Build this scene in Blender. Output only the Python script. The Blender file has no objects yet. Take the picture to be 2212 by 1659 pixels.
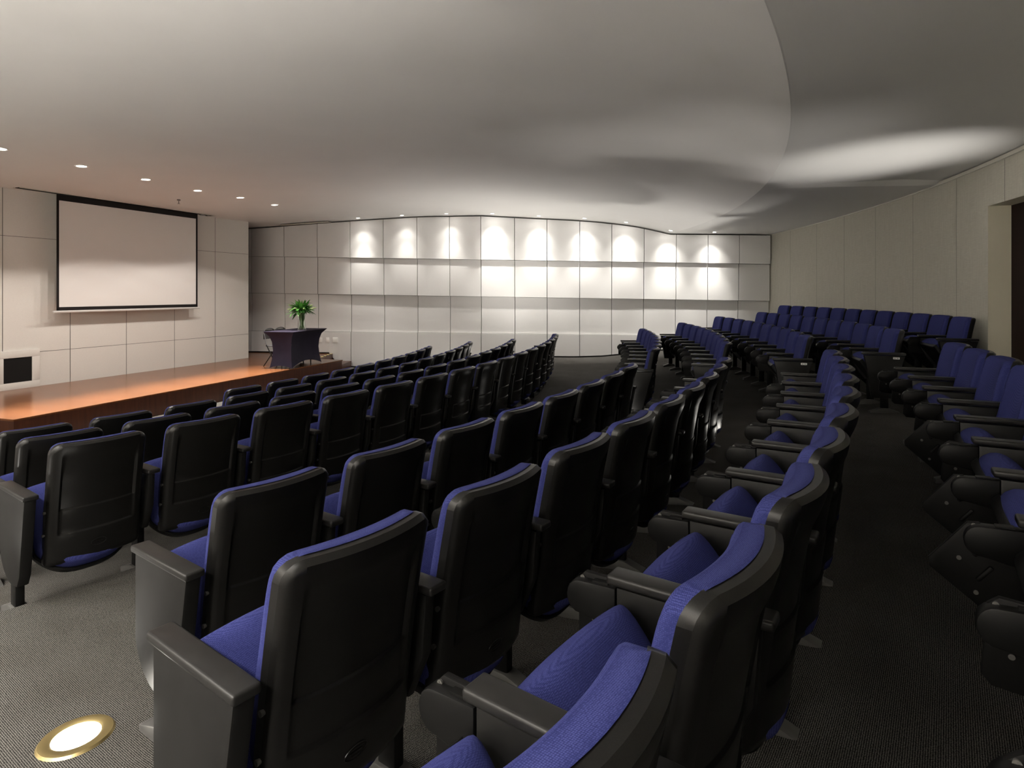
import bpy, bmesh, math, random
from mathutils import Vector, Matrix
random.seed(7)
sc = bpy.context.scene
COL = sc.collection
PI = math.pi
# ---------------------------------------------------------------- camera, world, exposure
F_PX, HORIZON, CX_PX = 1324.0, 631.0, 1106.0      # focal length and horizon in the 2212 x 1659 frame
CAMZ = 1.60                                       # camera height over the cross aisle (z = 0)
cam = bpy.data.cameras.new('camera')
cam.sensor_width = 36.0
cam.lens = F_PX / 2212 * 36.0
cam.shift_y = (HORIZON - 829.5) / 2212
cam.clip_start = 0.02
cam_o = bpy.data.objects.new('camera', cam)
COL.objects.link(cam_o)
cam_o.location = (0, 0, CAMZ)
cam_o.rotation_euler = (PI / 2, 0, 0)
sc.camera = cam_o
w = bpy.data.worlds.new('world')
w.use_nodes = True
w.node_tree.nodes['Background'].inputs['Color'].default_value = (0.9, 0.95, 1.0, 1)
w.node_tree.nodes['Background'].inputs['Strength'].default_value = 0.0
sc.world = w
sc.view_settings.view_transform = 'Standard'
sc.view_settings.look = 'None'
sc.view_settings.gamma = 1.0
sc.view_settings.use_curve_mapping = False
sc.view_settings.exposure = 1.65
WASH_W, NEAR_W, STAGE_W, UP_W = 88.0, 210.0, 56.0, 54.0           # watts: wall washers, stage downlights, floor uplights
WARM, NEUT = (1.0, 0.92, 0.84), (1.0, 0.95, 0.88)

# ---------------------------------------------------------------- layout (arcs about one centre, metres)
CX, CY = -15.236, 12.756
AXIS = 1.225
def pol(R, t):
    return Vector((CX + R * math.sin(t), CY - R * math.cos(t), 0))
def at(px, py, h):                                 # point seen at a pixel, h below the camera
    d = F_PX * h / (py - HORIZON)
    return Vector(((px - CX_PX) / F_PX * d, d, CAMZ - h))
def lerp(a, b, k): return a + (b - a) * k
def interp(tab, x):
    if x <= tab[0][0]: return tab[0][1]
    for (x0, y0), (x1, y1) in zip(tab, tab[1:]):
        if x <= x1: return lerp(y0, y1, (x - x0) / (x1 - x0))
    return tab[-1][1]
ROWR = dict(z=13.687, a=14.444, b=15.334, c=16.119, E=17.788, F=18.637, G=19.510, H=20.41, I=21.35)
ROWH = dict(z=1.0663, a=.9979, b=.8951, c=.7983, E=.7159, F=.6229, G=.5189, H=.4315, I=.315)
SEAT_TOP = .86
FLOOR = [(5.0, 1.95), (13.0, 1.95)]
for r in 'zabc': FLOOR.append((ROWR[r] - .2, ROWH[r] + SEAT_TOP))
FLOOR += [(15.945, 1.655), (15.96, 1.60), (16.95, 1.60)]
for r in 'EFGHI': FLOOR.append((ROWR[r] - .2, ROWH[r] + SEAT_TOP))
FLOOR.append((22.6, 1.16))
def floor_z(R): return CAMZ - interp(FLOOR, R)
# ceiling: height over the camera as a function of the radius, softened except at the crease
CEIL = [(3.0, 1.69), (9.0, 1.70), (10.2, 1.78), (11.5, 1.85), (12.55, 1.897), (13.5, 1.938), (14.65, 1.895), (15.8, 1.82), (17.0, 1.757), (17.8, 1.68), (18.67, 1.552), (19.15, 1.41), (20.15, 1.114)]
CREASE = 19.15
WALLTOP = [(1.10, 1.52), (1.26, 1.508), (1.38, 1.49), (1.50, 1.465), (1.66, 1.40)]
def ceil_h(R, t):
    if R <= CREASE:
        s = 0
        for k in range(-4, 5):
            s += interp(CEIL, R + k * .14)
        return s / 9
    wt = interp(WALLTOP, t)
    far = lerp(1.41, wt - .025, (R - CREASE) / 2.35)
    near = lerp(1.41, 1.53, (R - CREASE) / 1.95) if R < 21.1 else lerp(1.53, wt + .01, min(1, (R - 21.1) / .4))
    k = min(1, max(0, (step_t(R) - t) / .004 + .5))
    return lerp(far, near, k)
def step_t(R): return lerp(1.335, 1.362, min(1, max(0, (R - CREASE) / 2.1)))
def ceil_z(R, t): return CAMZ + ceil_h(R, t)
def rt(x, y):
    return math.hypot(x - CX, CY - y), math.atan2(x - CX, CY - y)
FARW = [(-9.2, 16.64), (-.770, 15.42), (-.756, 15.17), (6.6, 14.67)]      # face of the panelled wall (plan)
def farw_y(x): return interp(FARW, x)
def t_far(R):
    lo, hi = AXIS, 3.1
    for _ in range(40):
        m = (lo + hi) / 2
        p = pol(R, m)
        if p.y < farw_y(p.x): lo = m
        else: hi = m
    return lo
AN = Vector((math.sin(AXIS), -math.cos(AXIS), 0))  # from the stage towards the audience
AD = Vector((math.cos(AXIS), math.sin(AXIS), 0))   # along the stage, towards the far wall
def mirror(p):
    q = Vector((p.x - CX, p.y - CY, 0)); a, d = q.dot(AN), q.dot(AD)
    v = AN * a - AD * d
    return Vector((CX + v.x, CY + v.y, p.z))
WALL_R = 21.5

# ---------------------------------------------------------------- materials
def mat(name, base, rough=.6, spec=.5, metal=0., emit=None, strength=0.):
    m = bpy.data.materials.new(name); m.use_nodes = True
    b = m.node_tree.nodes['Principled BSDF']
    b.inputs['Base Color'].default_value = (*base, 1)
    b.inputs['Roughness'].default_value = rough
    b.inputs['Specular IOR Level'].default_value = spec
    b.inputs['Metallic'].default_value = metal
    if emit:
        b.inputs['Emission Color'].default_value = (*emit, 1)
        b.inputs['Emission Strength'].default_value = strength
    return m
def N(m, kind, **kw):
    n = m.node_tree.nodes.new(kind)
    for k, v in kw.items():
        if k in n.inputs: n.inputs[k].default_value = v
        else: setattr(n, k, v)
    return n
def L(m, a, ao, b, bi): m.node_tree.links.new(a.outputs[ao], b.inputs[bi])
def BS(m): return m.node_tree.nodes['Principled BSDF']
def ramp(m, stops):
    r = N(m, 'ShaderNodeValToRGB')
    while len(r.color_ramp.elements) < len(stops): r.color_ramp.elements.new(.5)
    for e, (p, c) in zip(r.color_ramp.elements, stops):
        e.position = p; e.color = (*c, 1)
    return r
def bump(m, src, out, strength, dist):
    b = N(m, 'ShaderNodeBump'); b.inputs['Strength'].default_value = strength; b.inputs['Distance'].default_value = dist
    L(m, src, out, b, 'Height'); L(m, b, 'Normal', BS(m), 'Normal')
def noisy(m, scale, c0, c1, detail=4, stretch=None, lo=.3, hi=.7, bump_s=0, bump_d=.002):
    tc = N(m, 'ShaderNodeTexCoord'); mp = N(m, 'ShaderNodeMapping')
    if stretch: mp.inputs['Scale'].default_value = stretch
    n = N(m, 'ShaderNodeTexNoise'); n.inputs['Scale'].default_value = scale; n.inputs['Detail'].default_value = detail
    L(m, tc, 'Object', mp, 'Vector'); L(m, mp, 'Vector', n, 'Vector')
    r = ramp(m, [(lo, c0), (hi, c1)]); L(m, n, 'Fac', r, 'Fac'); L(m, r, 'Color', BS(m), 'Base Color')
    if bump_s: bump(m, n, 'Fac', bump_s, bump_d)
    return n
M = {}
M['ceiling'] = mat('ceiling_paint', (.74, .735, .72), .9, .2); noisy(M['ceiling'], 1.2, (.73, .725, .71), (.75, .745, .73))
M['farpanel'] = mat('far_panel', (.74, .735, .725), .75, .25); noisy(M['farpanel'], 60, (.70, .695, .685), (.75, .745, .735), 3, (1, 1, 14))
M['stagepanel'] = mat('stage_panel', (.66, .64, .60), .75, .25); noisy(M['stagepanel'], 40, (.63, .61, .575), (.68, .66, .62), 3, (1, 1, 8))
M['gap'] = mat('shadow_gap', (.14, .137, .13), .9, .1)
M['skirting'] = mat('skirting_black', (.012, .012, .012), .6)
M['linen'] = mat('linen_wall', (.42, .40, .33), .9, .15)
def _linen(m):
    tc = N(m, 'ShaderNodeTexCoord')
    outs = []
    for sx in ((140, 140, 5), (9, 9, 260)):
        mp = N(m, 'ShaderNodeMapping'); mp.inputs['Scale'].default_value = sx
        n = N(m, 'ShaderNodeTexNoise'); n.inputs['Scale'].default_value = 1.0; n.inputs['Detail'].default_value = 3
        L(m, tc, 'Object', mp, 'Vector'); L(m, mp, 'Vector', n, 'Vector'); outs.append(n)
    mx = N(m, 'ShaderNodeMath', operation='ADD'); L(m, outs[0], 'Fac', mx, 0); L(m, outs[1], 'Fac', mx, 1)
    r = ramp(m, [(.30, (.43, .42, .36)), (.70, (.58, .565, .50))])
    hf = N(m, 'ShaderNodeMath', operation='MULTIPLY'); hf.inputs[1].default_value = .5
    L(m, mx, 0, hf, 0); L(m, hf, 0, r, 'Fac'); L(m, r, 'Color', BS(m), 'Base Color')
_linen(M['linen'])
M['jamb'] = mat('jamb_paint', (.62, .58, .46), .6, .3)
M['trim'] = mat('trim_paint', (.62, .60, .54), .5, .4)
M['doorred'] = mat('dark_red_door', (.035, .006, .004), .6, .2); noisy(M['doorred'], 3, (.006, .0012, .001), (.016, .003, .002), 4, (8, 8, .6))
def _carpet(m):
    tc = N(m, 'ShaderNodeTexCoord'); rot = N(m, 'ShaderNodeMapping')
    rot.inputs['Rotation'].default_value = (0, 0, .62); rot.inputs['Scale'].default_value = (1, 1, 0)
    L(m, tc, 'Object', rot, 'Vector')
    vo = N(m, 'ShaderNodeTexVoronoi'); vo.inputs['Scale'].default_value = 165; vo.inputs['Randomness'].default_value = .18
    L(m, rot, 'Vector', vo, 'Vector')
    r = ramp(m, [(.10, (.265, .255, .236)), (.47, (.012, .0115, .011))]); L(m, vo, 'Distance', r, 'Fac')
    wn = N(m, 'ShaderNodeTexNoise'); wn.inputs['Scale'].default_value = 2.3; wn.inputs['Detail'].default_value = 5
    L(m, rot, 'Vector', wn, 'Vector')
    r2 = ramp(m, [(.3, (.72, .70, .68)), (.7, (1.0, 1.0, 1.0))]); L(m, wn, 'Fac', r2, 'Fac')
    mx = N(m, 'ShaderNodeMix', data_type='RGBA', blend_type='MULTIPLY'); mx.inputs['Factor'].default_value = 1
    m.node_tree.links.new(r.outputs['Color'], mx.inputs[6]); m.node_tree.links.new(r2.outputs['Color'], mx.inputs[7])
    m.node_tree.links.new(mx.outputs[2], BS(m).inputs['Base Color'])
    inv = N(m, 'ShaderNodeMath', operation='SUBTRACT'); inv.inputs[0].default_value = 1.0; L(m, vo, 'Distance', inv, 1)
    bump(m, inv, 0, .4, .0025)
M['carpet'] = mat('woven_carpet', (.15, .14, .13), .95, .1); _carpet(M['carpet'])
def _wood(m, ang):
    tc = N(m, 'ShaderNodeTexCoord'); mp = N(m, 'ShaderNodeMapping'); mp.inputs['Rotation'].default_value = (0, 0, ang)
    L(m, tc, 'Object', mp, 'Vector')
    br = N(m, 'ShaderNodeTexBrick'); br.inputs['Scale'].default_value = 1.0
    br.inputs['Brick Width'].default_value = 1.9; br.inputs['Row Height'].default_value = .12; br.inputs['Mortar Size'].default_value = .0012
    br.inputs['Color1'].default_value = (.20, .074, .027, 1); br.inputs['Color2'].default_value = (.25, .098, .037, 1); br.inputs['Mortar'].default_value = (.10, .035, .013, 1)
    L(m, mp, 'Vector', br, 'Vector')
    mp2 = N(m, 'ShaderNodeMapping'); mp2.inputs['Scale'].default_value = (1.2, 22, 1); L(m, mp, 'Vector', mp2, 'Vector')
    n = N(m, 'ShaderNodeTexNoise'); n.inputs['Scale'].default_value = 2.0; n.inputs['Detail'].default_value = 6; L(m, mp2, 'Vector', n, 'Vector')
    r = ramp(m, [(.3, (.74, .70, .66)), (.7, (1, 1, 1))]); L(m, n, 'Fac', r, 'Fac')
    mx = N(m, 'ShaderNodeMix', data_type='RGBA', blend_type='MULTIPLY'); mx.inputs['Factor'].default_value = 1
    m.node_tree.links.new(br.outputs['Color'], mx.inputs[6]); m.node_tree.links.new(r.outputs['Color'], mx.inputs[7])
    m.node_tree.links.new(mx.outputs[2], BS(m).inputs['Base Color'])
M['wood'] = mat('stage_floor_wood', (.3, .12, .05), .24, .5); _wood(M['wood'], -math.atan2(AN.y, AN.x))
M['woodface'] = mat('stage_front_wood', (.13, .04, .016), .3, .5); noisy(M['woodface'], 4, (.055, .015, .006), (.10, .030, .012), 6, (6, 6, .5))
M['blue'] = mat('blue_fabric', (.055, .060, .26), .95, .08)
def _fabric(m, c0, c1):
    tc = N(m, 'ShaderNodeTexCoord'); mp = N(m, 'ShaderNodeMapping'); L(m, tc, 'Object', mp, 'Vector')
    vo = N(m, 'ShaderNodeTexVoronoi'); vo.inputs['Scale'].default_value = 320; vo.inputs['Randomness'].default_value = .25
    L(m, mp, 'Vector', vo, 'Vector')
    r = ramp(m, [(.15, c1), (.6, c0)]); L(m, vo, 'Distance', r, 'Fac'); L(m, r, 'Color', BS(m), 'Base Color')
    inv = N(m, 'ShaderNodeMath', operation='SUBTRACT'); inv.inputs[0].default_value = 1.0; L(m, vo, 'Distance', inv, 1)
    bump(m, inv, 0, .3, .0015)
_fabric(M['blue'], (.027, .032, .130), (.070, .079, .245))
M['piping'] = mat('dark_blue_piping', (.018, .02, .09), .9, .1)
M['shell'] = mat('black_plastic', (.011, .0105, .010), .32, .34)
n_ = noisy(M['shell'], 420, (.005, .0048, .0046), (.009, .0086, .0083), 2, bump_s=.12, bump_d=.0006)
M['armpad'] = mat('satin_black_pad', (.030, .029, .0275), .36, .35); noisy(M['armpad'], 25, (.013, .0125, .012), (.018, .0175, .017), 3)
M['panel'] = mat('matt_black_panel', (.022, .0215, .021), .45, .28); noisy(M['panel'], 14, (.007, .0068, .0066), (.010, .0098, .0095), 4)
M['leg'] = mat('black_steel', (.004, .004, .004), .45, .25)
M['foot'] = mat('worn_steel_foot', (.10, .098, .094), .45, .5, .3)
M['screw'] = mat('steel_screw', (.20, .195, .185), .4, .5, .7)
M['tablet'] = mat('charcoal_laminate', (.004, .0038, .0038), .55, .2)
M['white'] = mat('white_plastic', (.90, .89, .86), .4, .5)
M['screen'] = mat('screen_fabric', (.70, .68, .66), .85, .2)
M['border'] = mat('screen_border', (.012, .010, .010), .7, .2)
M['alu'] = mat('painted_aluminium', (.62, .60, .58), .4, .5, .2)
M['black'] = mat('black_mesh', (.008, .0075, .0075), .8, .2)
M['cloth'] = mat('navy_stretch_cloth', (.020, .016, .034), .8, .3); noisy(M['cloth'], 3, (.017, .013, .030), (.024, .019, .040), 3)
M['glass'] = mat('vase_glass', (.95, 1, .96), .03)
BS(M['glass']).inputs['Transmission Weight'].default_value = 1.0; BS(M['glass']).inputs['IOR'].default_value = 1.3
M['leaf'] = mat('green_leaf', (.05, .20, .035), .4, .5); noisy(M['leaf'], 9, (.025, .14, .02), (.11, .33, .06), 3)
M['bud'] = mat('pale_lily_bud', (.50, .62, .30), .5, .4)
M['stem'] = mat('plant_stem', (.10, .20, .05), .5)
M['grey'] = mat('grey_vinyl', (.10, .10, .105), .55)
M['brass'] = mat('brass_ring', (.55, .43, .20), .35, .5, .9)
M['lens'] = mat('lamp_lens', (.9, .9, .9), .4, .5, 0, (1, .96, .88), 9.0)
M['lensw'] = mat('lamp_lens_warm', (.9, .9, .9), .4, .5, 0, (1, .93, .82), 6.0)
M['reflector'] = mat('lamp_reflector', (.8, .8, .78), .2, .5, .8)
M['hazard'] = mat('hazard_tape', (.7, .55, .05), .5)
def _haz(m):
    tc = N(m, 'ShaderNodeTexCoord'); wv = N(m, 'ShaderNodeTexWave', wave_type='BANDS', bands_direction='DIAGONAL', wave_profile='SAW')
    wv.inputs['Scale'].default_value = 2.6; L(m, tc, 'Object', wv, 'Vector')
    r = ramp(m, [(.5, (.02, .016, .012)), (.52, (.85, .70, .28))]); r.color_ramp.interpolation = 'CONSTANT'
    L(m, wv, 'Fac', r, 'Fac'); L(m, r, 'Color', BS(m), 'Base Color')
_haz(M['hazard'])

# ---------------------------------------------------------------- mesh helpers
class MB:
    def __init__(s): s.v = []; s.f = []; s.mi = []
    def add(s, vs, fs, mi=0):
        o = len(s.v); s.v += [tuple(v) for v in vs]
        for f in fs: s.f.append([i + o for i in f]); s.mi.append(mi)
    def grid(s, rows, mi=0, flip=False, close=False):
        nv, nu = len(rows), len(rows[0]); vs = [p for r in rows for p in r]; fs = []
        for j in range(nv - 1):
            for i in range(nu if close else nu - 1):
                q = [j * nu + i, j * nu + (i + 1) % nu, (j + 1) * nu + (i + 1) % nu, (j + 1) * nu + i]
                fs.append(q[::-1] if flip else q)
        s.add(vs, fs, mi)
    def bm(s, b, mat4=None, mi=0):
        if mat4 is not None: bmesh.ops.transform(b, matrix=mat4, verts=b.verts)
        b.verts.index_update()
        s.add([v.co[:] for v in b.verts], [[v.index for v in f.verts] for f in b.faces], mi); b.free()
    def box(s, c, size, r=0, seg=2, mat4=None, mi=0):
        b = bmesh.new(); bmesh.ops.create_cube(b, size=1)
        bmesh.ops.scale(b, vec=size, verts=b.verts)
        if r: bmesh.ops.bevel(b, geom=b.edges[:], offset=r, segments=seg, profile=.5, affect='EDGES')
        bmesh.ops.translate(b, vec=c, verts=b.verts); s.bm(b, mat4, mi)
    def prism(s, poly, x0, x1, r=0, seg=2, mat4=None, mi=0):   # polygon in (y, z), extruded along x
        b = bmesh.new()
        a = [b.verts.new((x0, y, z)) for y, z in poly]; c = [b.verts.new((x1, y, z)) for y, z in poly]
        b.faces.new(a[::-1]); b.faces.new(c); n = len(poly)
        for i in range(n): b.faces.new((a[i], a[(i + 1) % n], c[(i + 1) % n], c[i]))
        bmesh.ops.recalc_face_normals(b, faces=b.faces)
        if r:
            bmesh.ops.bevel(b, geom=[e for e in b.edges if abs(e.verts[0].co.x - e.verts[1].co.x) < 1e-6], offset=r, segments=seg, profile=.5, affect='EDGES')
        s.bm(b, mat4, mi)
    def vprism(s, poly, z0, z1, mi=0):                          # polygon in (x, y), extruded along z
        n = len(poly)
        vs = [(x, y, z0) for x, y in poly] + [(x, y, z1) for x, y in poly]
        s.add(vs, [list(range(n))[::-1], list(range(n, 2 * n))] + [[i, (i + 1) % n, n + (i + 1) % n, n + i] for i in range(n)], mi)
    def cyl(s, c, r0, r1, h, n=20, axis='Z', mat4=None, mi=0):
        b = bmesh.new(); bmesh.ops.create_cone(b, cap_ends=True, segments=n, radius1=r0, radius2=r1, depth=h)
        if axis == 'X': bmesh.ops.rotate(b, matrix=Matrix.Rotation(PI / 2, 3, 'Y'), verts=b.verts)
        if axis == 'Y': bmesh.ops.rotate(b, matrix=Matrix.Rotation(-PI / 2, 3, 'X'), verts=b.verts)
        bmesh.ops.translate(b, vec=c, verts=b.verts); s.bm(b, mat4, mi)
    def lathe(s, prof, n=28, c=(0, 0, 0), mi=0):
        s.grid([[(c[0] + r * math.cos(2 * PI * i / n), c[1] + r * math.sin(2 * PI * i / n), c[2] + z) for i in range(n)] for r, z in prof], mi, close=True)
    def tube(s, pts, r, n=8, mi=0):
        pts = [Vector(p) for p in pts]; rings = []
        up = Vector((0, 0, 1))
        for i, p in enumerate(pts):
            d = (pts[min(i + 1, len(pts) - 1)] - pts[max(i - 1, 0)]).normalized()
            a = d.cross(up if abs(d.z) < .95 else Vector((0, 1, 0))).normalized(); b = a.cross(d)
            rr = r[i] if isinstance(r, (list, tuple)) else r
            rings.append([p + (a * math.cos(2 * PI * k / n) + b * math.sin(2 * PI * k / n)) * rr for k in range(n)])
        s.grid(rings, mi, close=True)
        o = len(s.v) - len(pts) * n
        s.f.append([o + k for k in range(n)]); s.mi.append(mi)
        s.f.append([len(s.v) - n + k for k in range(n)][::-1]); s.mi.append(mi)
    def mesh(s, name, mats, angle=35):
        me = bpy.data.meshes.new(name); me.from_pydata(s.v, [], s.f)
        for m in (mats if isinstance(mats, (list, tuple)) else [mats]): me.materials.append(m)
        me.polygons.foreach_set('material_index', s.mi)
        me.shade_smooth(); me.set_sharp_from_angle(angle=math.radians(angle)); me.update()
        return me
def new(name, me, parent=None, loc=(0, 0, 0), rot=(0, 0, 0)):
    o = bpy.data.objects.new(name, me); COL.objects.link(o); o.location = loc; o.rotation_euler = rot
    if parent: o.parent = parent
    return o
def obj(name, mb, mats, parent=None, angle=35, loc=(0, 0, 0), rot=(0, 0, 0)):
    return new(name, mb.mesh(name, mats, angle), parent, loc, rot)
def struct(name, mb, mats, angle=35):
    o = obj(name, mb, mats, angle=angle); o['kind'] = 'structure'; return o
def thing(name, label, cat, loc=(0, 0, 0), rz=0, group=None):
    o = bpy.data.objects.new(name, None); COL.objects.link(o); o.empty_display_size = .1
    o.location = loc; o.rotation_euler = (0, 0, rz); o['label'] = label; o['category'] = cat
    if group: o['group'] = group
    return o
def tag(o, label, cat, group=None):
    o['label'] = label; o['category'] = cat
    if group: o['group'] = group
    return o

# ---------------------------------------------------------------- floor, ceiling
Rs = sorted(set([5 + .25 * i for i in range(70)] + [R for R, _ in FLOOR]))
mb = MB(); NT = 60
mb.grid([[(*pol(R, lerp(2 * AXIS - t_far(R), t_far(R), i / NT)).xy, floor_z(R)) for i in range(NT + 1)] for R in Rs], flip=True)
struct('floor', mb, M['carpet'], 20)
mb = MB()
def ts(R):
    tf = t_far(R) + .01; tn = 2 * AXIS - tf
    st = step_t(R)
    a = [lerp(tn, st - .003, i / 40) for i in range(41)]
    return a + [lerp(st + .003, tf, i / 40) for i in range(41)]
RC = sorted(set([4.0 + .2 * i for i in range(75)] + [CREASE, 19.16, 21.0, 21.25, 21.5, 21.8, 22.2] + [19.3 + .2 * i for i in range(9)]))
mb.grid([[(*pol(R, t).xy, ceil_z(R, t)) for t in ts(R)] for R in RC])
struct('ceiling', mb, M['ceiling'], 4)

# ---------------------------------------------------------------- panelled far wall
def seam(px, k):
    return [557.2 + .0155 * (px - 760), 636.4 + .0155 * (px - 760), 716.7 + .0108 * (px - 760)][k]
def wall_pt(px):
    if px < 1039: x0, y0, x1, y1 = *FARW[0], *FARW[1]
    else: x0, y0, x1, y1 = *FARW[2], *FARW[3]
    k = (px - CX_PX) / F_PX; m = (y1 - y0) / (x1 - x0)
    y = (y0 - m * x0) / (1 - m * k)
    return Vector((k * y, y, 0))
cols = [470, 544.5, 615.6, 688, 759.5, 831, 903, 973, 1039.9, 1040.1, 1112.5, 1182, 1252, 1321, 1390, 1459, 1527, 1594, 1661]
WN = Vector((-.09, -1, 0)).normalized()
mb = MB()
def rowoff(px, r):
    k = min(1, max(0, (px - 560) / 220))
    return [lerp(.03, .13, k), lerp(.02, .07, k), 0.0, .045][r]
G_ = .007
for c0, c1 in zip(cols, cols[1:]):
    if (c0, c1) == (1039.9, 1040.1): continue
    a, b = wall_pt(c0), wall_pt(c1); u = (b - a).normalized()
    a2, b2 = a + u * G_, b - u * G_
    for r in range(4):
        def zat(p, px, k): return CAMZ + (HORIZON - seam(px, k)) / F_PX * p.y
        n = 6
        topz, botz = [], []
        for i in range(n + 1):
            p = a2.lerp(b2, i / n); px = lerp(c0, c1, i / n); R, t = rt(p.x, p.y)
            topz.append(ceil_z(R, t) - .032 if r == 0 else zat(p, px, r - 1) - .004)
            fz = floor_z(R)
            if px < 718: fz = 0.0
            elif px < 746: fz = -.19
            botz.append(fz + .035 if r == 3 else zat(p, px, r) + .004)
        off0, off1 = WN * rowoff(c0, r), WN * rowoff(c1, r)
        back = -WN * .12
        fr, bk = [], []
        for z in (botz, topz):
            fr.append([(*(a2.lerp(b2, i / n) + off0.lerp(off1, i / n)).xy, z[i]) for i in range(n + 1)])
            bk.append([(*(a2.lerp(b2, i / n) + back).xy, z[i]) for i in range(n + 1)])
        mb.grid(fr); mb.grid([fr[1], bk[1]]); mb.grid([bk[0], fr[0]])
        mb.grid([[fr[0][0], bk[0][0]], [fr[1][0], bk[1][0]]], flip=True); mb.grid([[fr[0][n], bk[0][n]], [fr[1][n], bk[1][n]]])
bx = [(FARW[0][0], FARW[0][1] + .1), (-.770, 15.52), (-.756, 15.27), (6.9, 14.75)]
for (x0, y0), (x1, y1) in zip(bx, bx[1:]):
    mb.add([(x0, y0, -.6), (x1, y1, -.6), (x1, y1, 4.2), (x0, y0, 4.2)], [[0, 1, 2, 3]], 1)
struct('wall_far', mb, [M['farpanel'], M['gap']], 30)
mb = MB()                                                          # black skirting under the panels
pts = [wall_pt(px) for px in (746, 800, 900, 1000, 1038)] + [wall_pt(px) for px in (1042, 1100, 1180, 1262, 1330, 1400, 1460, 1560, 1660)]
for p, q in zip(pts, pts[1:]):
    R0, R1 = rt(p.x, p.y)[0], rt(q.x, q.y)[0]; p2, q2 = p + WN * .03, q + WN * .03
    mb.add([(*p2.xy, floor_z(R0) - .05), (*q2.xy, floor_z(R1) - .05), (*q2.xy, floor_z(R1) + .034), (*p2.xy, floor_z(R0) + .034)], [[0, 1, 2, 3]])
    mb.add([(*p2.xy, floor_z(R0) + .034), (*q2.xy, floor_z(R1) + .034), (*q.xy, floor_z(R1) + .034), (*p.xy, floor_z(R0) + .034)], [[0, 1, 2, 3]])
struct('baseboard_far', mb, M['skirting'])

# ---------------------------------------------------------------- mirrored near wall (behind the left edge of the view)
mb = MB()
q = [mirror(Vector((x, y, 0))) for x, y in FARW]
for a, b in zip(q, q[1:]):
    mb.add([(*a.xy, -.6), (*b.xy, -.6), (*b.xy, 4.2), (*a.xy, 4.2)], [[0, 1, 2, 3][::-1]])
struct('wall_near', mb, M['stagepanel'])

# ---------------------------------------------------------------- curved back wall with the door niche
T_COR, T_D1, T_D0, T_END = 1.674, 1.3035, 1.215, .78
DOOR_TOP = CAMZ + .994
joints = []
for px in (1707, 1764, 1823.5, 1891, 1972, 2066, 2170.5):
    lo, hi = .8, 1.7
    for _ in range(40):
        m = (lo + hi) / 2; p = pol(WALL_R, m)
        if p.y > 0 and CX_PX + F_PX * p.x / p.y < px: hi = m
        else: lo = m
    joints.append(lo)
dt = joints[4] - joints[5]
joints += [joints[-1] - dt * k for k in range(1, 9)]
mb = MB()
def wtop(t): return CAMZ + interp(WALLTOP, t) - .03
def arcband(t0, t1, R, z0, z1, n, mi=0):
    tt = [lerp(t0, t1, i / n) for i in range(n + 1)]
    mb.grid([[(*pol(R, t).xy, z0) for t in tt], [(*pol(R, t).xy, wtop(t) if z1 is None else z1) for t in tt]], mi)
edges = sorted([T_END, T_COR] + joints); g2 = .004 / WALL_R
for t0, t1 in zip(edges, edges[1:]):
    cuts = [t0 + g2] + [x for x in (T_D0, T_D1) if t0 + g2 < x < t1 - g2] + [t1 - g2]
    for a, b in zip(cuts, cuts[1:]):
        mid = (a + b) / 2
        arcband(a, b, WALL_R, DOOR_TOP if T_D0 < mid < T_D1 else .3, None, 6)
arcband(T_END, T_D0, WALL_R + .012, .3, None, 30, 1); arcband(T_D1, T_COR, WALL_R + .012, .3, None, 30, 1); arcband(T_D0, T_D1, WALL_R + .012, DOOR_TOP, None, 8, 1)
struct('wall_back', mb, [M['linen'], M['gap']])
mb = MB()                                                          # pale strip along the top of the wall
n = 80
for (r0, z0), (r1, z1) in (((WALL_R - .02, -.012), (WALL_R - .02, .03)), ((WALL_R - .02, .03), (WALL_R + .05, .03)), ((WALL_R + .02, -.012), (WALL_R - .02, -.012)), ((WALL_R + .05, .03), (WALL_R + .05, .25))):
    mb.grid([[(*pol(r, lerp(T_END, T_COR, i / n)).xy, wtop(lerp(T_END, T_COR, i / n)) + z) for i in range(n + 1)] for r, z in ((r0, z0), (r1, z1))])
struct('trim_1', mb, M['trim'])
mb = MB()                                                          # door niche lining
JD = .225
for (t, s) in ((T_D1, 1), (T_D0, -1)):
    p, o = pol(WALL_R - .004, t), pol(WALL_R + JD, t)
    mb.add([(*p.xy, .3), (*o.xy, .3), (*o.xy, DOOR_TOP), (*p.xy, DOOR_TOP)], [[0, 1, 2, 3] if s > 0 else [3, 2, 1, 0]])
mb.grid([[(*pol(r, lerp(T_D0, T_D1, i / 8)).xy, DOOR_TOP) for i in range(9)] for r in (WALL_R - .004, WALL_R + JD)])
struct('trim_2', mb, M['jamb'])
d = thing('door_1', '', 'door'); del d['label']; del d['category']; d['kind'] = 'structure'
for k in range(2):
    mb = MB(); t0, t1 = lerp(T_D0, T_D1, k / 2), lerp(T_D0, T_D1, (k + 1) / 2)
    a, b = pol(WALL_R + JD, t0), pol(WALL_R + JD, t1); u = (b - a).normalized(); nn = Vector((u.y, -u.x, 0))
    mb.vprism([(p.x, p.y) for p in (a, b, b + nn * .05, a + nn * .05)], .45, DOOR_TOP + .02)
    lf = obj('door_leaf', mb, M['doorred'], d)
mb = MB(); hp = pol(WALL_R + JD - .05, lerp(T_D0, T_D1, .53)); mb.tube([(hp.x, hp.y, 1.35), (hp.x, hp.y, 1.75)], .012)
obj('pull_handle', mb, M['leg'], d)

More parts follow.
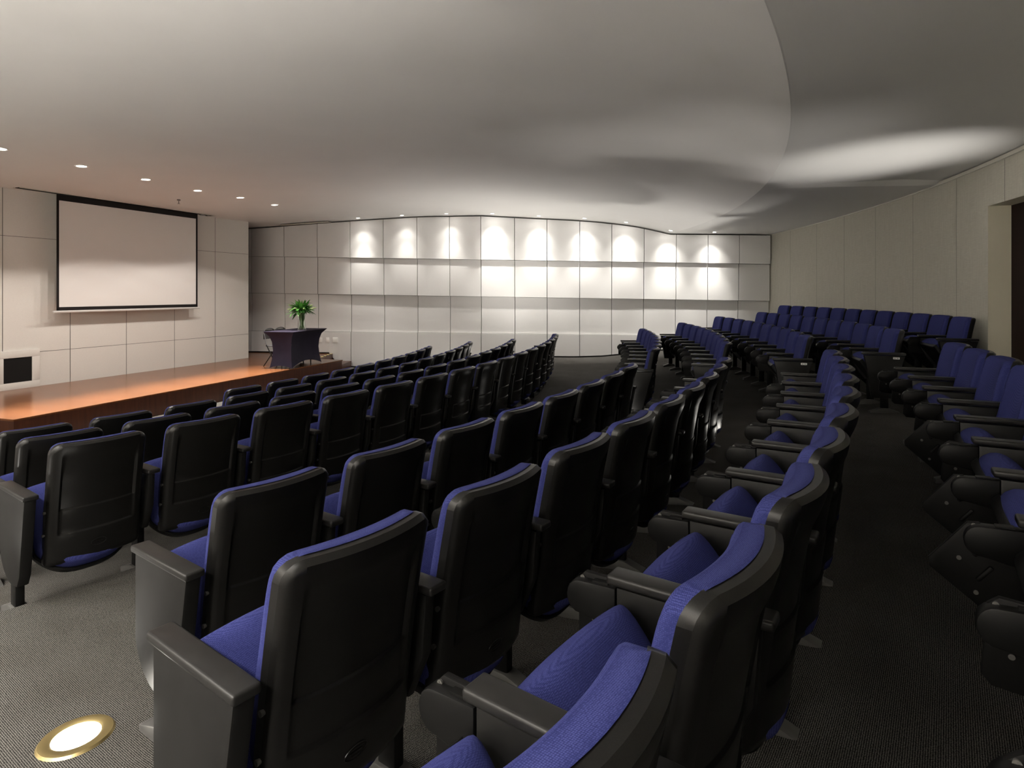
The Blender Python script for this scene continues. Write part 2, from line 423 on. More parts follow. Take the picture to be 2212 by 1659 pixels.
# ---------------------------------------------------------------- stage, stage wall
HS = CAMZ                                                          # the stage floor is at z = 0
SL, SR = Vector((-6.259, 7.702, 0)), Vector((-4.012, 14.466, 0))
sd = (SR - SL).normalized(); sn = Vector((sd.y, -sd.x, 0))
SE = SR - sn * .68
ST0, ST1 = at(697.8, 771, HS), at(718, 764, HS)
ST0.z = ST1.z = 0; SB = ST0 + (ST1 - ST0) * (farw_y(-4.6) - .03 - ST0.y) / (ST1.y - ST0.y)
poly = [SL, SR, SE, ST0, SB, Vector((-8.9, 16.55, 0)), SL - sn * 3.4]
mb = MB(); zb = floor_z(9) - .01
mb.vprism([p.xy for p in poly], zb, -.022, 1)
big = [SL + sn * .012 - sd * .012, SR + sn * .012 + sd * .012, SE + sd * .012 + sn * .02] + poly[3:]
mb.vprism([p.xy for p in big], -.022, 0.0, 0)
struct('floor_stage', mb, [M['wood'], M['woodface']])
WP, WQ = Vector((-6.413, 14.914, 0)), Vector((-9.20, 7.415, 0))
wd = (WP - WQ).normalized(); wn = Vector((wd.y, -wd.x, 0))
def on_wall(px, off=0.0):                                          # foot point of a picture column on the stage wall
    o = WP + wn * off; k = (px - CX_PX) / F_PX
    s = (o.x - k * o.y) / (k * wd.y - wd.x)
    return o + wd * s
def z_at(p, py): return CAMZ + (HORIZON - py) / F_PX * p.y
jx = [on_wall(x) for x in (151.5, 273, 377, 464.5)]
s_of = lambda p: (p - WP).dot(wd)
js = [s_of(p) for p in jx] + [0.0]
stp = js[1] - js[0]
js = [js[0] - stp * k for k in range(9, 0, -1)] + js
p5 = on_wall(5.0); zl = sum((z_at(on_wall(78.5), 760), z_at(on_wall(535.4), 721.5))) / 2
zu = sum((z_at(p5, 509), z_at(on_wall(536.7), 549))) / 2
mb = MB()
SC0, SC1 = s_of(p5), js[-2]
zt = CAMZ + 1.78
def wquad(s0, s1, z0, z1, off=0.0, mi=0):
    a, b = WP + wd * s0 + wn * off, WP + wd * s1 + wn * off
    mb.add([(*a.xy, z0), (*b.xy, z0), (*b.xy, z1), (*a.xy, z1)], [[0, 1, 2, 3]], mi)
g = .005
for s0, s1 in zip(js, js[1:]):
    for z0, z1 in ((-.36, zl), (zl, zu), (zu, zt)):
        wquad(s0 + g, s1 - g if s1 < 0 else 0, z0 + g * .7, z1 - g * .7)
        wquad(s0, s1, z0, z1, -.012, 1)
e0, e1 = WP, WP - wn * .35
mb.add([(*e0.xy, 0), (*e1.xy, 0), (*e1.xy, zt), (*e0.xy, zt)], [[0, 1, 2, 3]])
mb.add([(*e1.xy, 0), (*(e1 + wd * js[0]).xy, 0), (*(e1 + wd * js[0]).xy, zt), (*e1.xy, zt)], [[0, 1, 2, 3]])
struct('wall_stage', mb, [M['stagepanel'], M['gap']])
# steps beside the far wall
b0 = Vector((ST0.x + .25, (ST0.y + SB.y) / 2, floor_z(9)))
st = thing('stage_steps', 'low wooden side step with yellow hazard tape between stage and far wall', 'steps', b0)
mb = MB()
yb = farw_y(-4.2) - .10
stepoly = [ST0 + Vector((.012, .01, 0)), Vector((ST0.x + .50, ST0.y - .16, 0)), Vector((ST0.x + .52, yb, 0)), Vector((SB.x + .012, yb, 0))]
mb.vprism([(p - b0).xy for p in stepoly], .004, .175)
obj('tread', mb, M['woodface'], st)
mb = MB(); dd_ = (SB - ST0); mb.vprism([(p - b0).xy for p in (ST0 - Vector((.07, 0, 0)), ST0 + Vector((.004, 0, 0)), ST0 + dd_ * .97 + Vector((.004, 0, 0)), ST0 + dd_ * .97 - Vector((.07, 0, 0)))], -floor_z(9) + .0005, -floor_z(9) + .004)
obj('hazard_strip', mb, M['hazard'], st)

# ---------------------------------------------------------------- projection screen
OFF = .24
lx, rx = on_wall(122, OFF), on_wall(426.5, OFF)
zt_s = (z_at(lx, 420.5) + z_at(rx, 465)) / 2; zb_s = (z_at(lx, 671) + z_at(rx, 663)) / 2
s0, s1 = s_of(lx), s_of(rx)
_m = (lx + rx) / 2; zt_s = min(zt_s, ceil_z(*rt(_m.x, _m.y)) - .05)
scr = thing('projection_screen', 'large white roll down projection screen hanging before the stage wall', 'projection screen', (*(WP + wd * (s0 + s1) / 2 + wn * OFF).xy, zb_s), math.atan2(wd.y, wd.x))
W_, H_ = s1 - s0, zt_s - zb_s
mb = MB(); mb.box((0, .001, H_ / 2 + .01), (W_ - .02, .003, H_ + .02)); obj('screen_surface', mb, M['screen'], scr)
mb = MB(); 
mb.box((0, -.002, H_ - .02), (W_, .006, .10)); mb.box((0, -.002, .03), (W_, .006, .06))
for sg in (-1, 1): mb.box((sg * (W_ / 2 - .02), -.002, H_ / 2), (.04, .006, H_))
obj('screen_border', mb, M['border'], scr)
mb = MB(); mb.box((0, 0, -.02), (W_ + .12, .035, .04), .012); obj('bottom_bar', mb, M['alu'], scr)
slot = thing('ceiling_screen_slot', 'long dark ceiling slot the projection screen drops out of', 'slot', (*(WP + wd * (s0 + s1) / 2 + wn * OFF).xy, zt_s + .1), math.atan2(wd.y, wd.x))
R_, t_ = rt(slot.location.x, slot.location.y); slot.location.z = ceil_z(R_, t_) - .004
mb = MB(); mb.box((-.1, 0, .0), (W_ + 1.0, .13, .012)); obj('slot_opening', mb, M['black'], slot)
mb = MB()
for sg in (-1, 1): mb.box((-.1, sg * .075, -.002), (W_ + 1.04, .014, .014), .003)
obj('slot_frame', mb, M['trim'], slot)
mb = MB(); mb.box((W_ / 2 + .12, 0, -.012), (.10, .05, .03), .006); mb.box((W_ / 2 + .26, 0, -.012), (.05, .05, .03), .006); obj('hanger_bracket', mb, M['screw'], slot)

# recessed black panel at the left of the wall
a, b = on_wall(5), on_wall(67)
p0, p1 = s_of(a), s_of(b); pz0 = (z_at(a, 829) + z_at(b, 822.5)) / 2; pz1 = (z_at(a, 775.5) + z_at(b, 769.5)) / 2
bp = thing('wall_panel', 'black square recessed panel in a pale frame low on stage wall', 'panel', (*(WP + wd * (p0 + p1) / 2).xy, pz0), math.atan2(wd.y, wd.x))
pw, ph = p1 - p0, pz1 - pz0
mb = MB(); mb.box((0, -.012, ph / 2), (pw, .016, ph)); obj('black_screen', mb, M['black'], bp)
mb = MB()
fw = .12
for cx_, cz_, sx_, sz_ in ((0, -fw / 2, pw + 2 * fw, fw), (0, ph + fw / 2, pw + 2 * fw, fw), (-pw / 2 - fw / 2, ph / 2, fw, ph), (pw / 2 + fw / 2, ph / 2, fw, ph)):
    mb.box((cx_, -.018, cz_), (sx_, .032, sz_), .003)
obj('frame', mb, M['stagepanel'], bp)

# wall plates beside the table
for k, (px, wpx, gang) in enumerate(((694, 7.5, 'socket'), (709.3, 7.5, 'blank'), (726, 12, 'wide'))):
    p = wall_pt(px) + WN * .05; zc = z_at(p, 734.5)
    lab = ['white wall plate with sockets just right of the navy table', 'narrow blank white wall plate, middle of the three', 'wide white wall plate, rightmost of the three beside table'][k]
    pl = thing('wall_plate', lab, 'wall plate', (p.x, p.y, zc), math.atan2(-WN.x, WN.y) + PI, 'white wall plates by the stage steps')
    ww = wpx / F_PX * p.y
    mb = MB(); mb.box((0, .006, 0), (ww, .03, .13), .004); obj('cover_plate', mb, M['white'], pl)
    mb = MB()
    if k == 0:
        for zz in (-.025, .025):
            for xx in (-.012, .012): mb.box((xx, .0215, zz), (.008, .003, .018))
        obj('socket_slots', mb, M['skirting'], pl)
    else:
        mb.box((0, .022, 0), (ww * .62, .004, .085), .001); obj('inner_plate', mb, M['white'], pl)

# ---------------------------------------------------------------- table, vase, folding chairs on the stage
T0, T1 = at(625, 798, HS), at(697, 782, HS)
ta = (T1 - T0).normalized(); tl = 1.22; tn_ = Vector((-ta.y, ta.x, 0)); tw = .52; th = .775
tc_ = T0 + ta * (tl / 2 + .05) + tn_ * (tw / 2 - .03)
rz = math.atan2(ta.y, ta.x)
tb = thing('folding_table', 'small rectangular table wearing a navy stretch cover on the stage end', 'table', (tc_.x, tc_.y, 0), rz)
mb = MB()
def ring(z, l, w_, bow):
    out = []; n = 14
    for (ax, ay, bx_, by) in ((-1, -1, 1, -1), (1, -1, 1, 1), (1, 1, -1, 1), (-1, 1, -1, -1)):
        for i in range(n):
            k = i / n; x, y = lerp(ax, bx_, k), lerp(ay, by, k)
            c = 1 - (2 * k - 1) ** 2
            if ax != bx_: out.append((x * l / 2, y * (w_ / 2 - bow * c), z))
            else: out.append((x * (l / 2 - bow * c), y * w_ / 2, z))
    return out
rings = []
for k, (z, fl, bow) in enumerate(((0.012, .0, .0), (.06, -.012, .03), (.2, -.035, .07), (.38, -.05, .085), (.55, -.035, .07), (.67, .0, .04), (.735, .055, .012), (.765, .085, 0), (.775, .085, 0))):
    rg = ring(z, tl + 2 * fl, tw + 2 * fl, bow)
    if k < 2:
        n = 14; r2 = []
        for i, (x, y, zz) in enumerate(rg):
            kk = (i % n) / n; lift = (1 - (2 * kk - 1) ** 2) * (.12 if (i // n) in (0, 2) else .05)
            r2.append((x, y, zz + lift * (1 - k * .5)))
        rg = r2
    rings.append(rg)
mb.grid(rings, close=True); mb.f.append([len(mb.v) - 56 + i for i in range(56)]); mb.mi.append(0)
cl = obj('tablecloth', mb, M['cloth'], angle=50, loc=(tc_.x, tc_.y, 0), rot=(0, 0, rz)); tag(cl, 'navy stretch cover pulled tight over the small stage table', 'tablecloth')
mb = MB(); mb.box((0, 0, .752), (tl + .05, tw + .05, .02), .006); obj('tabletop', mb, M['grey'], tb)
for sx_ in (-1, 1):
    for sy_ in (-1, 1):
        mb = MB(); mb.tube([(sx_ * (tl / 2 - .18), sy_ * (tw / 2 - .17), .74), (sx_ * (tl / 2 - .18), sy_ * (tw / 2 - .17), .0)], .014); obj('leg', mb, M['grey'], tb)
vz = Vector((at(652, 709, HS - th).x, at(652, 709, HS - th).y, 0))
q_ = tc_ + ta * -.05 + tn_ * .02; vz = q_ + Vector((.0, .0, 0))
kx = (652 - CX_PX) / F_PX; vz = Vector((kx * vz.y, vz.y, 0))
va = thing('flower_vase', 'clear glass vase of green lily stems standing on the navy table', 'vase', (vz.x, vz.y, th + .001))
mb = MB(); mb.lathe([(.0, 0), (.088, 0), (.090, .02), (.082, .08), (.068, .18), (.068, .28), (.085, .37), (.081, .37), (.064, .28), (.064, .18), (.078, .08), (.084, .03), (.0, .025)], 28); obj('glass_body', mb, M['glass'], va)
mb = MB(); mb2 = MB(); mb3 = MB(); rnd = random.Random(3)
for i in range(26):
    a = i * 2.4; r0 = .026 + .026 * (i % 2)
    mb.tube([(r0 * math.cos(a + 2), r0 * math.sin(a + 2), .03), (r0 * math.cos(a), r0 * math.sin(a), .25), (.06 * math.cos(a), .06 * math.sin(a), .42), (.09 * math.cos(a), .09 * math.sin(a), .52)], .006, 6)
def leaf(m, base, d, ln, wd_, droop):
    d = d.normalized(); side = d.cross(Vector((0, 0, 1)))
    if side.length < .1: side = Vector((1, 0, 0))
    side.normalize(); up = side.cross(d); rows = []
    for k in range(7):
        u = k / 6; p = base + d * ln * u + Vector((0, 0, -droop * u * u)); wv = wd_ * math.sin(PI * min(.98, .12 + .86 * u)) ** .8
        rows.append([p - side * wv + up * wv * .35, p, p + side * wv + up * wv * .35])
    m.grid(rows)
for i in range(220):
    a = rnd.uniform(0, 2 * PI); el = rnd.uniform(-.2, 1.35); rr = rnd.uniform(.02, .10)
    b = Vector((rr * math.cos(a), rr * math.sin(a), rnd.uniform(.38, .50)))
    leaf(mb2, b, Vector((math.cos(a) * math.cos(el), math.sin(a) * math.cos(el), math.sin(el))), rnd.uniform(.16, .29), rnd.uniform(.016, .032), rnd.uniform(.02, .13))
for i in range(9):
    a = i * .7 + .3; el = rnd.uniform(-.05, .5); b = Vector((.08 * math.cos(a), .08 * math.sin(a), .46)); d = Vector((math.cos(a) * math.cos(el), math.sin(a) * math.cos(el), math.sin(el)))
    mb3.tube([b + d * .08, b + d * .13, b + d * .18, b + d * .215, b + d * .23], [.004, .013, .016, .010, .002], 7)
obj('stems', mb, M['stem'], va); obj('foliage', mb2, M['leaf'], va, 60); obj('lily_buds', mb3, M['bud'], va)
def folding_chair(loc, rz, label):
    t = thing('folding_chair', label, 'chair', loc, rz, 'folding chairs behind the table')
    mb = MB(); mb.box((0, -.04, .44), (.38, .30, .025), .01); obj('seat', mb, M['grey'], t)
    mb = MB()
    mb.grid([[(x, -.21 - .03 * (1 - (x / .2) ** 2) , z) for x in [lerp(-.19, .19, i / 10) for i in range(11)]] for z in (.58, .64, .72, .775)])
    mb.grid([[(x, -.235 - .03 * (1 - (x / .2) ** 2), z) for x in [lerp(-.19, .19, i / 10) for i in range(11)]] for z in (.58, .64, .72, .775)], flip=True)
    obj('backrest', mb, M['grey'], t)
    mb = MB(); pts = [(-.2, -.16, .44), (-.2, -.21, .70)] + [(-.2 * math.cos(PI * i / 8), -.225, .70 + .105 * math.sin(PI * i / 8) ** .6) for i in range(9)] + [(.2, -.21, .70), (.2, -.16, .44)]
    mb.tube(pts, .011); obj('back_frame', mb, M['grey'], t)
    for s_ in (-1, 1):
        mb = MB(); mb.tube([(s_ * .2, -.16, .46), (s_ * .2, .09, 0.0)], .011); obj('leg', mb, M['leg'], t)
        mb = MB(); mb.tube([(s_ * .18, .08, .44), (s_ * .18, -.24, 0.0)], .011); obj('leg', mb, M['leg'], t)
f0 = tc_ - ta * .10 + tn_ * .375; folding_chair((f0.x, f0.y, 0), rz + PI, 'dark folding chair behind the navy table, near its left end')
f0 = tc_ + ta * .34 + tn_ * .385; folding_chair((f0.x, f0.y, 0), rz + PI, 'dark folding chair behind the navy table, behind the flower vase')

# ---------------------------------------------------------------- lamps
def spot(name, loc, target, watts, size, blend, col, radius=.04):
    l = bpy.data.lights.new(name, 'SPOT'); l.energy = watts; l.spot_size = math.radians(size); l.spot_blend = blend; l.color = col; l.shadow_soft_size = radius
    o = bpy.data.objects.new(name, l); COL.objects.link(o); o.location = loc
    o.rotation_euler = (Vector(target) - Vector(loc)).to_track_quat('-Z', 'Y').to_euler()
    return o
ring_mb = MB(); ring_mb.lathe([(.052, .004), (.052, -.002), (.058, -.006), (.072, -.004), (.074, .002)], 28)
RING = ring_mb.mesh('trim_ring', M['white']); lens_mb = MB(); lens_mb.lathe([(0, .0015), (.03, .001), (.052, .002)], 24)
for k in range(len(lens_mb.f)): lens_mb.f[k] = lens_mb.f[k][::-1]
LENS = lens_mb.mesh('lamp_lens', M['lens']); LENSW = lens_mb.mesh('lamp_lens', M['lensw'])
def downlight(p, label, group, lens, sc_=1.0):
    R, t = rt(p.x, p.y); z = ceil_z(R, t); e = .05
    nx = (ceil_z(*rt(p.x + e, p.y)) - ceil_z(*rt(p.x - e, p.y))) / (2 * e); ny = (ceil_z(*rt(p.x, p.y + e)) - ceil_z(*rt(p.x, p.y - e))) / (2 * e)
    th_ = thing('downlight', label, 'ceiling light', (p.x, p.y, z - .004), 0, group)
    th_.rotation_euler = (math.atan(ny), -math.atan(nx), 0); th_.scale = (sc_,) * 3
    new('trim_ring', RING, th_); new('lamp_lens', lens, th_)
    return Vector((p.x, p.y, z))
names9 = ['first', 'second', 'third', 'fourth', 'fifth', 'sixth', 'seventh', 'eighth', 'ninth']
wpx = [788, 880, 973, 1069, 1166, 1261, 1348, 1441, 1532]
wcut = [.75, .6, .6, 1.25, 1.1, 1.1, 1.1, 1.25, 1.15]
for k, px in enumerate(wpx):
    p = wall_pt(px) + WN * .52
    z = downlight(p, f'small ceiling spotlight washing the panelled wall, {names9[k]} from the left', 'spotlights along the panelled wall', LENS, .8)
    tgt = wall_pt(px) + WN * .06
    spot('wall_wash_spot', (z.x, z.y, z.z - .03), (tgt.x, tgt.y, z.z - 3.3), WASH_W * .66 * wcut[k], 56, 1.0, NEUT, .03)
    spot('wall_spill_spot', (z.x, z.y, z.z - .035), (tgt.x, tgt.y, z.z - 1.2), 1.1 * wcut[k], 165, .6, NEUT, .04)
    spot('wall_spill_spot', (z.x, z.y, z.z - .032), (tgt.x, tgt.y, z.z - 1.2), 15.0 * wcut[k], 80, 1.0, NEUT, .04)
    m = mirror(p); mz = downlight(m, f'small ceiling spotlight over the left aisle, out of frame, {names9[k]} from the stage', 'spotlights over the left aisle', LENS, .8)
    mt = mirror(tgt)
    spot('wall_wash_spot', (m.x, m.y, mz.z - .03), (mt.x, mt.y, mz.z - 2.6), NEAR_W, 135, 1.0, NEUT, .05)
sl = [(176, 370), (315, 397), (427, 420), (519, 436), (593, 452)]
spos = [at(px, py, -1.695) for px, py in sl]
spos = [spos[0] * 2 - spos[1]] + spos
for k, p in enumerate(spos):
    nm = ['just outside the left frame edge', 'largest and nearest, leftmost in view', 'second from left in view', 'third from left', 'fourth from left', 'farthest one, nearest the panelled wall'][k]
    z = downlight(Vector((p.x, p.y, 0)), f'round ceiling downlight over the stage, {nm}', 'downlights over the stage', LENSW, 1.15)
    spot('stage_spot', (z.x, z.y, z.z - .03), (z.x - .02 * wn.x, z.y - .02 * wn.y, 0), STAGE_W * .52, 126, .12, WARM, .05)
    spot('stage_spot', (z.x, z.y, z.z - .03), (z.x, z.y, 0), STAGE_W * 7.0, 42, 1.0, WARM, .04)
UPL = [(17.29, .913, 'in the left aisle carpet near the closest end chair'), (17.45, 1.257, 'in the centre aisle carpet beside the far block'), (18.95, 1.205, 'in the centre aisle carpet behind a near block row'), (20.9, 1.245, 'in the centre aisle carpet near the top'), (15.2, .86, 'in the left aisle beside the front rows'), (15.2, 1.60, 'unseen in far aisle beside front rows, added as ceiling fill'), (18.95, 1.55, 'unseen in far aisle beside rear rows, added as ceiling fill')]  # the two far aisle lamps are unseen additions that brighten the ceiling
upb = MB(); upb.lathe([(.075, -.004), (.075, .004), (.083, .008), (.112, .006), (.12, -.004)], 32)
UPRING = upb.mesh('trim_ring', M['brass']); upl = MB(); upl.lathe([(0, .006), (.04, .006), (.075, .003)], 28)
UPL_ME = upl.mesh('lamp_lens', M['lens'])
upw = [.7, .25, .25, 1.4, 1.1, 1.9, .8]; ups = [84, 56, 60, 58, 150, 150, 130]
for k, (R, t, where) in enumerate(UPL):
    if upw[k] == 0: continue
    p = pol(R, t); z = floor_z(R); sl_ = (floor_z(R + .06) - floor_z(R - .06)) / .12
    th_ = thing('floor_uplight', f'round brass rimmed light set {where}', 'floor light', (p.x, p.y, z + .002), t, 'uplights in the aisle carpet')
    th_.rotation_euler = (-math.atan(sl_), 0, t)
    new('trim_ring', UPRING, th_); new('lamp_lens', UPL_ME, th_)
    spot('uplight_spot', (p.x, p.y, z + .03), (p.x - (.5 if k == 3 else 0), p.y + (.75 if k == 3 else 0), z + 2.6), UP_W * upw[k], ups[k], 1.0, NEUT, .05)

# small ceiling fittings
sp = at(386, 434, -1.69); R_, t_ = rt(sp.x, sp.y)
th_ = thing('sprinkler', 'small metal sprinkler head hanging under the ceiling near the screen', 'sprinkler', (sp.x, sp.y, ceil_z(R_, t_)))
mb = MB(); mb.cyl((0, 0, -.01), .03, .03, .02, 16); obj('escutcheon', mb, M['screw'], th_)
mb = MB(); mb.cyl((0, 0, -.045), .009, .006, .06, 10); mb.cyl((0, 0, -.08), .026, .026, .005, 16); obj('nozzle', mb, M['screw'], th_)
ga, gb = wall_pt(622) + WN * .34, wall_pt(722) + WN * .30; gm = (ga + gb) / 2; R_, t_ = rt(gm.x, gm.y)
gr = thing('air_grille', 'long thin air slot in the ceiling over the panelled wall, left', 'air vent', (gm.x, gm.y, ceil_z(R_, t_) - .022), math.atan2(gb.y - ga.y, gb.x - ga.x))
gl = (gb - ga).length; dz = ceil_z(*rt(gb.x, gb.y)) - ceil_z(*rt(ga.x, ga.y)); gr.rotation_euler = (0, -math.atan2(dz, gl), gr.rotation_euler.z)
mb = MB(); mb.box((0, 0, 0), (gl, .15, .012)); obj('slot', mb, M['gap'], gr)
mb = MB()
for y_ in (-.075, -.025, .025, .075): mb.box((0, y_, -.005), (gl, .014, .012), .002)
obj('blades', mb, M['trim'], gr)

# ---------------------------------------------------------------- auditorium chair
SW, ZB, ZT, RC_ = .227, .23, .878, .050
def sinspace(n): return [-math.cos(PI * i / n) for i in range(n + 1)]
def zt_u(x):
    e = abs(x) - (SW - RC_)
    return ZT - (RC_ - math.sqrt(max(0, RC_ * RC_ - e * e)) if e > 0 else 0)
def zb_u(x):
    e = abs(x) - (SW - .018)
    return ZB + (.018 - math.sqrt(max(0, .018 ** 2 - e * e)) if e > 0 else 0)
def base_y(x, z):
    v = (z - ZB) / (ZT - ZB)
    return .105 * (1 - v) + .012 * math.sin(PI * v) - .048 * (1 - (x / SW) ** 2)
def sm(a, b, x):
    k = min(1, max(0, (x - a) / (b - a))); return k * k * (3 - 2 * k)
def recess(x, z):
    ax = abs(x)
    side = 1 - sm(.170, .184, ax)
    dip = .016 * sm(.521, .529, z) + .009 * (1 - sm(.521, .529, z)) * sm(.391, .400, z)
    return dip * side * (1 - sm(.775, .815, z))
us = sorted(set([round(s * SW, 5) for s in sinspace(20)] + [-.184, -.177, -.170, .170, .177, .184]))
zs = sorted(set([0, .02, .05, .1, .18, 1, .98, .955, .92, .885, .3, .4, .6, .7, .8] + [(z - ZB) / (ZT - ZB) for z in (.388, .393, .398, .403, .518, .523, .527, .532)]))
def zz(x, v): return lerp(zb_u(x), zt_u(x), v)
mb = MB(); TH = .048
def edge_in(x, z):                                             # rounded rear edge
    dd = min(SW - abs(x), zt_u(x) - z, z - zb_u(x)); k = max(0, 1 - dd / .020)
    return .020 * (1 - math.sqrt(max(0, 1 - k * k)))
rear = [[(x, base_y(x, zz(x, v)) + recess(x, zz(x, v)) + edge_in(x, zz(x, v)), zz(x, v)) for x in us] for v in zs]
front = [[(x, base_y(x, zz(x, v)) + TH, zz(x, v)) for x in us] for v in zs]
mb.grid(rear); mb.grid(front, flip=True)
mb.grid([rear[-1], front[-1]]); mb.grid([front[0], rear[0]])
mb.grid([[r[0] for r in rear], [f[0] for f in front]]); mb.grid([[f[-1] for f in front], [r[-1] for r in rear]])
ME_SHELL = mb.mesh('back_shell', M['shell'], 55)
mb = MB(); n = 22
def sq(u, p): return max(0.0, 1 - abs(u) ** p) ** (1 / p)
us2, vs2 = sinspace(n), sinspace(n)
CW, CZ0, CZ1, CT = .218, .34, .880, .058
fr = []
for v in vs2:
    row = []
    for u in us2:
        zt2 = CZ1 - (.05 - math.sqrt(max(0, .05 ** 2 - max(0, abs(u) * CW - (CW - .05)) ** 2)))
        x, z = u * CW, lerp(CZ0, zt2, (v + 1) / 2)
        bulge = 1 + .16 * math.exp(-((z - .50) / .09) ** 2)
        row.append((x, base_y(x, z) + TH - .006 + (CT * bulge + .014 * (1 - u * u)) * sq(u, 9) * sq(v, 7), z))
    fr.append(row)
mb.grid(fr, flip=True)
ME_BACKC = mb.mesh('back_cushion', M['blue'], 60)
ME_SEAM = []                                                  # sewn seam along each side of the back cushion
for sg in (-1, 1):
    mb = MB(); pts = []
    for i in range(19):
        v = -.95 + 1.80 * i / 18; u = .86; z = lerp(CZ0, CZ1, (v + 1) / 2); x = u * CW
        pts.append((sg * x, base_y(x, z) + TH - .006 + (CT * (1 + .16 * math.exp(-((z - .50) / .09) ** 2)) + .014 * (1 - u * u)) * sq(u, 9) * sq(v, 7) - .001, z))
    mb.tube(pts, .0024, 5)
    ME_SEAM.append(mb.mesh('piping', M['piping'], 60))
ANG = math.radians(51); S0 = (.092, .199)
def seatpt(s, x, n_): return (x, S0[0] + s * math.cos(ANG) - n_ * math.sin(ANG), S0[1] + s * math.sin(ANG) + n_ * math.cos(ANG))
LS, WS = .485, .229
mb = MB(); top, bot = [], []
for v in vs2:
    rt_, rb_ = [], []
    for u in us2:
        s_ = lerp(.13 * abs(u) ** 3, LS, (v + 1) / 2)
        e = sq(u, 4) * sq(v, 5)
        wdt = WS - .02 * sm(.3, 1.0, (v + 1) / 2) * 0
        rt_.append(seatpt(s_ + .012 * (1 - u * u) * sm(.6, 1, (v + 1) / 2), u * wdt, .068 * e * (1 + .12 * v) + .018 * (1 - u * u) * e)); rb_.append(seatpt(s_ + .012 * (1 - u * u) * sm(.6, 1, (v + 1) / 2), u * wdt, -.040 * e))
    top.append(rt_); bot.append(rb_)
mb.grid(top); mb.grid(bot, flip=True)
ME_SEATC = mb.mesh('seat_cushion', M['blue'], 60)
mb = MB()
top, bot = [], []
for v in vs2:
    a_, b_ = [], []
    for u in us2:
        s_ = lerp(-.012 + .13 * abs(u) ** 3, LS + .002, (v + 1) / 2)
        e = sq(u, 7) * sq(v, 7); a_.append(seatpt(s_, u * (WS + .006), -.022 + .004 * e)); b_.append(seatpt(s_, u * (WS + .006), -.022 - .048 * e))
    top.append(a_); bot.append(b_)
mb.grid(top); mb.grid(bot, flip=True)
ME_PAN = mb.mesh('seat_pan', M['leg'], 50)
AX = .29
mb = MB(); mb.box((0, .245, .606), (.068, .412, .026), .008, 3); ME_PAD = mb.mesh('armrest', M['armpad'], 50)
mb = MB()
mb.prism([(.07, .587), (.43, .587), (.43, .47), (.36, .34), (.30, .26), (.15, .26), (.085, .40)], -.021, .021, .012)
ME_SIDE = mb.mesh('side_panel', M['panel'], 40)
mb = MB()
pl = [(.050, .594), (.430, .594)] + [(.430, .32)] + [(.235 + .20 * math.cos(a), .32 + .19 * math.sin(a)) for a in [-PI * k / 14 for k in range(1, 8)]] + [(.16, .14), (.125, .20)]
mb.prism(pl, -.027, .027, .008); ME_END = mb.mesh('end_panel', M['panel'], 40)
mb = MB()
mb.prism([(.045, .587), (.435, .587), (.415, .50), (.36, .13), (.17, .13), (.085, .45)], -.030, .030, .008); ME_END2 = mb.mesh('end_panel', M['panel'], 40)
mb = MB(); mb.box((0, .215, .16), (.042, .075, .33), .008); ME_LEG = mb.mesh('leg', M['leg'], 40)
mb = MB(); mb.prism([(.07, -.02), (.36, -.02), (.36, .012), (.25, .05), (.18, .05), (.07, .012)], -.034, .034, .006); ME_FOOT = mb.mesh('foot_plate', M['foot'], 40)
mb = MB(); hb = [(.43, .582), (.535, .577)] + [(.535 + .040 * math.cos(a), .532 + .045 * math.sin(a)) for a in [PI / 2 - PI * k / 10 for k in range(1, 10)]] + [(.52, .487), (.43, .470)]
mb.prism(hb, -.023, .023, .006)
mb.prism([(.455, .586), (.50, .583), (.50, .575), (.455, .578)], -.013, .013)
ME_HINGE = mb.mesh('tablet_hinge', M['leg'], 40)
mb = MB()                                                      # folded writing tablet, origin at its pivot
mb.prism([(0, -.30), (.20, -.30), (.20, -.02), (.18, 0), (.02, 0), (0, -.02)], -.009, .009, .004)
mb.box((-.012, .06, -.07), (.012, .055, .014), .005); mb.box((-.012, .11, -.12), (.012, .06, .014), .005)
ME_TAB = mb.mesh('writing_tablet', M['tablet'], 40)
mb = MB(); mb.cyl((0, 0, 0), .0065, .0055, .006, 14, 'X'); mb.box((-.0033, 0, 0), (.001, .007, .0015)); mb.box((-.0033, 0, 0), (.001, .0015, .007)); ME_SCREW = mb.mesh('screw', M['screw'])
mb = MB(); mb.cyl((0, 0, 0), .008, .006, .012, 12, 'X'); ME_BOLT = mb.mesh('bolt', M['screw'])
mb = MB()
for k in range(3): mb.box((0, 0, .010 - .010 * k), (.050 - .012 * k, .002, .004), .0008)
mb.tube([(.036 * math.cos(a), 0, .018 * math.sin(a)) for a in [2 * PI * i / 20 for i in range(21)]], .0016, 5)
ME_EMB = mb.mesh('emblem', M['shell'])
mb = MB(); mb.box((0, 0, 0), (.003, .062, .022), .002); mb.box((-.0012, -.012, .0), (.002, .020, .006), mi=1); mb.box((-.0012, .014, .0), (.002, .016, .006), mi=1); ME_TAG = mb.mesh('number_tag', [M['white'], M['foot']])

